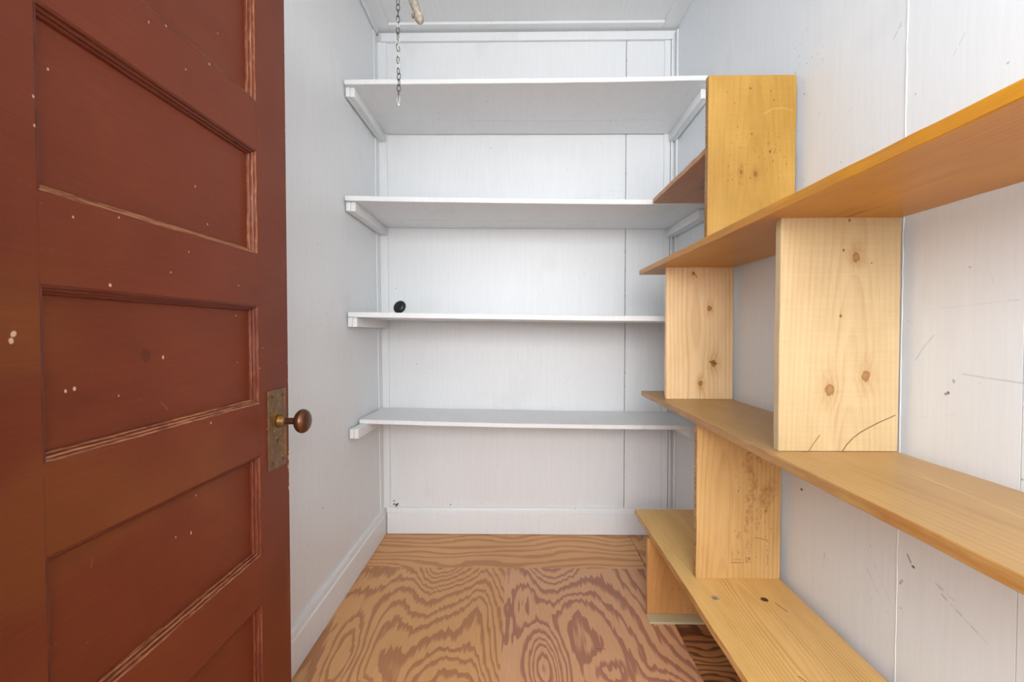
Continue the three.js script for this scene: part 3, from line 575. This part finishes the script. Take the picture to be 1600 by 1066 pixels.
const plate = (() => {
  const z0 = 1.331, z1 = 1.411, y0 = 0.792, y1 = 0.990, w = z1 - z0, h = y1 - y0;
  const s = new THREE.Shape(), c = 0.0012; s.moveTo(-w / 2 + c, -h / 2); s.lineTo(w / 2 - c, -h / 2); s.lineTo(w / 2, -h / 2 + c); s.lineTo(w / 2, h / 2 - c); s.lineTo(w / 2 - c, h / 2); s.lineTo(-w / 2 + c, h / 2); s.lineTo(-w / 2, h / 2 - c); s.lineTo(-w / 2, -h / 2 + c);
  const kh = new THREE.Path(); kh.absarc(0, -0.03, 0.0062, -1.1, Math.PI + 1.1); kh.lineTo(-0.0036, -0.049); kh.lineTo(0.0036, -0.049); s.holes.push(kh);
  const g = new THREE.ExtrudeGeometry(s, { depth: 0.0022, bevelEnabled: true, bevelSize: 0.0014, bevelThickness: 0.0016, bevelSegments: 3 });
  const p = g.attributes.position, uv = g.attributes.uv; for (let i = 0; i < p.count; i++) uv.setXY(i, p.getX(i) / w * 0.9 + 0.5, p.getY(i) / h * 0.9 + 0.5);
  g.rotateY(Math.PI / 2); g.translate(...lx(DX + 0.0005, (y0 + y1) / 2, (z0 + z1) / 2));
  const m = part('lock_plate', g, brassM, door, 'worn brass lock plate');
  const back = bx(-0.0004, 0.0006, -0.056, -0.018, -0.01, 0.01, 0); back.translate(...lx(DX + 0.0004, (y0 + y1) / 2, (z0 + z1) / 2)); part('keyhole', back, blackM, m);
  for (const [a, b] of [[-1, 1], [1, 1], [-1, -1], [1, -1]]) {
    const sg = new THREE.SphereGeometry(0.0048, 14, 8, 0, Math.PI * 2, 0, Math.PI / 2); sg.scale(1, 0.45, 1); sg.rotateZ(-Math.PI / 2);
    sg.translate(...lx(DX + 0.0045, (y0 + y1) / 2 + b * 0.084, (z0 + z1) / 2 + a * 0.024)); part('screw', sg, bronzeM, m);
  }
  return m;
})();
{
  const prof2 = [[0.0001, 0.083], [0.012, 0.0825], [0.021, 0.080], [0.027, 0.0755], [0.0305, 0.069], [0.031, 0.064], [0.0285, 0.058], [0.023, 0.0525], [0.016, 0.049], [0.0105, 0.046], [0.0085, 0.042], [0.0082, 0.03], [0.0085, 0.02]].reverse().map(([r, y]) => new THREE.Vector2(r, y));
  const kg = new THREE.LatheGeometry(prof2, 40); kg.rotateZ(-Math.PI / 2); kg.translate(...lx(DX, 0.909, 1.366));
  const kn = part('knob', kg, bronzeM, door, 'dark bronze round door knob');
  const rs = new THREE.LatheGeometry([[0.0001, 0.004], [0.0165, 0.004], [0.0165, 0.008], [0.0145, 0.012], [0.0135, 0.021], [0.0115, 0.0225], [0.0085, 0.0225]].map(([r, y]) => new THREE.Vector2(r, y)), 32);
  rs.rotateZ(-Math.PI / 2); rs.translate(...lx(DX, 0.909, 1.366)); part('rosette', rs, brassM, kn, 'brass collar of the knob');
}
{ // hinges on the casing post out of frame that carries the door
  for (const y of [0.3, 1.05, 1.8]) { const g = new THREE.CylinderGeometry(0.007, 0.007, 0.09, 12); g.translate(...lx(DX + 0.004, y, DZ1 + 0.008)); part('hinge', g, brassM, door); }
  const cs = struct('trim_2', 'white door casing post the red door hangs on');
  part('casing_post', bx(XL(0) - 0.003, DX - 0.002, 0, H, DZ1 + 0.006, DZ1 + 0.03, 0.002), M.paint, cs);
  part('wall_return', bx(XL(0) - 0.003, -0.525, 0, H, DZ1 + 0.0305, DZ1 + 0.15, 0.002), M.paint, cs);
}

// ------------------------------------------------------------------ small things
{ // loose dark knob lying on the third shelf, face towards the viewer
  const t = thing('loose_knob', 'small black round knob lying loose on the left end of the third white shelf', 'knob', [-0.556, 1.2212, 0.4]);
  const rub = new THREE.MeshPhysicalMaterial({ color: 0x17171a, roughness: 0.42 });
  const g = new THREE.LatheGeometry([[0.0001, 0.018], [0.006, 0.0178], [0.009, 0.0165], [0.012, 0.0162], [0.019, 0.0148], [0.026, 0.011], [0.0305, 0.005], [0.0317, 0], [0.0305, -0.005], [0.026, -0.0095], [0.016, -0.012], [0.0001, -0.0125]].reverse().map(([r, y]) => new THREE.Vector2(r, y)), 40);
  const sk = new THREE.LatheGeometry([[0.0001, -0.03], [0.009, -0.03], [0.0095, -0.028], [0.0085, -0.02], [0.0085, -0.011]].map(([r, y]) => new THREE.Vector2(r, y)), 24);
  const m = new THREE.Matrix4().makeRotationFromEuler(new THREE.Euler(1.2, 0, 0.35, 'YXZ'));
  g.applyMatrix4(m); sk.applyMatrix4(m); g.computeBoundingBox(); const dy = -g.boundingBox.min.y + 0.0006; g.translate(0, dy, 0); sk.translate(0, dy, 0);
  part('knob_head', g, rub, t); part('shank', sk, rub, t);
}
{ // unlit ceiling lamp holder (above the frame) and its pull chain
  const cx = -0.291, cz = 1.4, lamp = thing('lamp_holder', 'white porcelain ceiling lamp holder above the pull chain', 'lamp', [-0.25, H, 1.4]);
  const porc = new THREE.MeshPhysicalMaterial({ color: 0xdedcd6, roughness: 0.25 });
  part('holder_base', new THREE.LatheGeometry([[0.0001, 0], [0.055, 0], [0.055, -0.012], [0.04, -0.026], [0.026, -0.032], [0.024, -0.055], [0.0001, -0.055]].map(([r, y]) => new THREE.Vector2(r, y)), 40), porc, lamp);
  part('bulb', new THREE.LatheGeometry([[0.012, -0.05], [0.013, -0.07], [0.022, -0.09], [0.03, -0.112], [0.028, -0.13], [0.016, -0.144], [0.0001, -0.148]].map(([r, y]) => new THREE.Vector2(r, y)), 32), porc, lamp);
  const ch = thing('pull_chain', 'thin metal link chain hanging from the ceiling in front of the top shelf', 'chain', [cx, 1.695, cz]);
  const steel = new THREE.MeshPhysicalMaterial({ color: 0x4c4a47, metalness: 0.7, roughness: 0.38 });
  const lg = new THREE.TorusGeometry(0.0042, 0.00095, 7, 14); lg.scale(1, 1.95, 1);
  const pale = new THREE.MeshPhysicalMaterial({ color: 0xb9b7b2, metalness: 0.35, roughness: 0.45 });
  const pitch = 0.0138, n = Math.floor((H - 0.03 - 1.695) / pitch);
  for (let i = 0; i < n; i++) {
    const m = part('chain_link', lg, rnd() < 0.33 ? pale : steel, ch); m.position.set(vn(i * 0.31, 4) * 0.0013, 0.009 + i * pitch, vn(i * 0.27, 9) * 0.0013);
    m.rotation.y = (i % 2 ? 1.2 : -0.2) + rr(-0.5, 0.5); m.rotation.z = rr(-0.2, 0.2);
  }
  const cap = part('chain_hook', new THREE.TorusGeometry(0.008, 0.0014, 7, 16, Math.PI * 1.5), steel, ch); cap.position.set(0, H - 1.695 - 0.012, 0);
  const tip = part('chain_end', new THREE.SphereGeometry(0.0028, 12, 8), new THREE.MeshStandardMaterial({ color: 0xd8d6d2, roughness: 0.5 }), ch); tip.position.set(0, -0.003, 0);
}
{ // weathered wooden stick on a cord
  const t = thing('hanging_stick', 'short weathered wooden stick with a knot hanging at the top edge beside the chain', 'stick', [-0.1925, 1.7485, 1.6]);
  const barkCv = canvas(256, 512, (u, v, o) => { const a = vn(u * 30, v * 9) * 0.5 + vn(u * 70, v * 16) * 0.5, b = sstep(0.35, 0.7, fbm(u * 8, v * 10)); o[0] = 132 + a * 30 - b * 52; o[1] = 124 + a * 30 - b * 54; o[2] = 110 + a * 28 - b * 54; });
  const sm = new THREE.MeshStandardMaterial({ map: tex(barkCv), roughness: 0.85, bumpMap: tex(barkCv, false), bumpScale: 0.0015 });
  const curve = new THREE.CatmullRomCurve3([new THREE.Vector3(0.0, 0, 0), new THREE.Vector3(-0.004, 0.014, 0), new THREE.Vector3(-0.0165, 0.05, 0), new THREE.Vector3(-0.034, 0.11, 0.005), new THREE.Vector3(-0.045, 0.17, 0.01)]);
  const rad = [0.0035, 0.0088, 0.0095, 0.009, 0.008], tg = new THREE.TubeGeometry(curve, 40, 1, 14, false), p = tg.attributes.position;
  for (let i = 0; i <= 40; i++) {
    const c = curve.getPointAt(i / 40), f = i / 40 * 4, a = Math.min(3, Math.floor(f)), r = i < 5 ? [0.0004, 0.0055, 0.0076, 0.0084, 0.0088][i] : rad[a] + (rad[a + 1] - rad[a]) * (f - a);
    for (let j = 0; j <= 14; j++) { const q = i * 15 + j, v = new THREE.Vector3().fromBufferAttribute(p, q).sub(c).multiplyScalar(r * (1 + 0.1 * vn(Math.cos(j / 14 * 6.283) * 2 + 9, i * 0.3))); p.setXYZ(q, c.x + v.x, c.y + v.y, c.z + v.z); }
  }
  tg.computeVertexNormals();
  const st = part('stick', tg, sm, t);
  const kg = new THREE.SphereGeometry(0.0038, 14, 10); kg.scale(0.9, 1.3, 1); kg.translate(-0.0152, 0.016, 0.003);
  part('twig_stub', kg, new THREE.MeshStandardMaterial({ color: 0x6b5a49, roughness: 0.9 }), st, 'dark broken twig stub');
  const cord = new THREE.TubeGeometry(new THREE.CatmullRomCurve3([new THREE.Vector3(-0.043, 0.162, 0.01), new THREE.Vector3(-0.046, 0.2, 0.01), new THREE.Vector3(-0.046, H - 1.7485, 0.01)]), 20, 0.0012, 6);
  part('cord', cord, new THREE.MeshStandardMaterial({ color: 0xcfcac0, roughness: 0.9 }), t);
}
renderer.render(scene, camera);
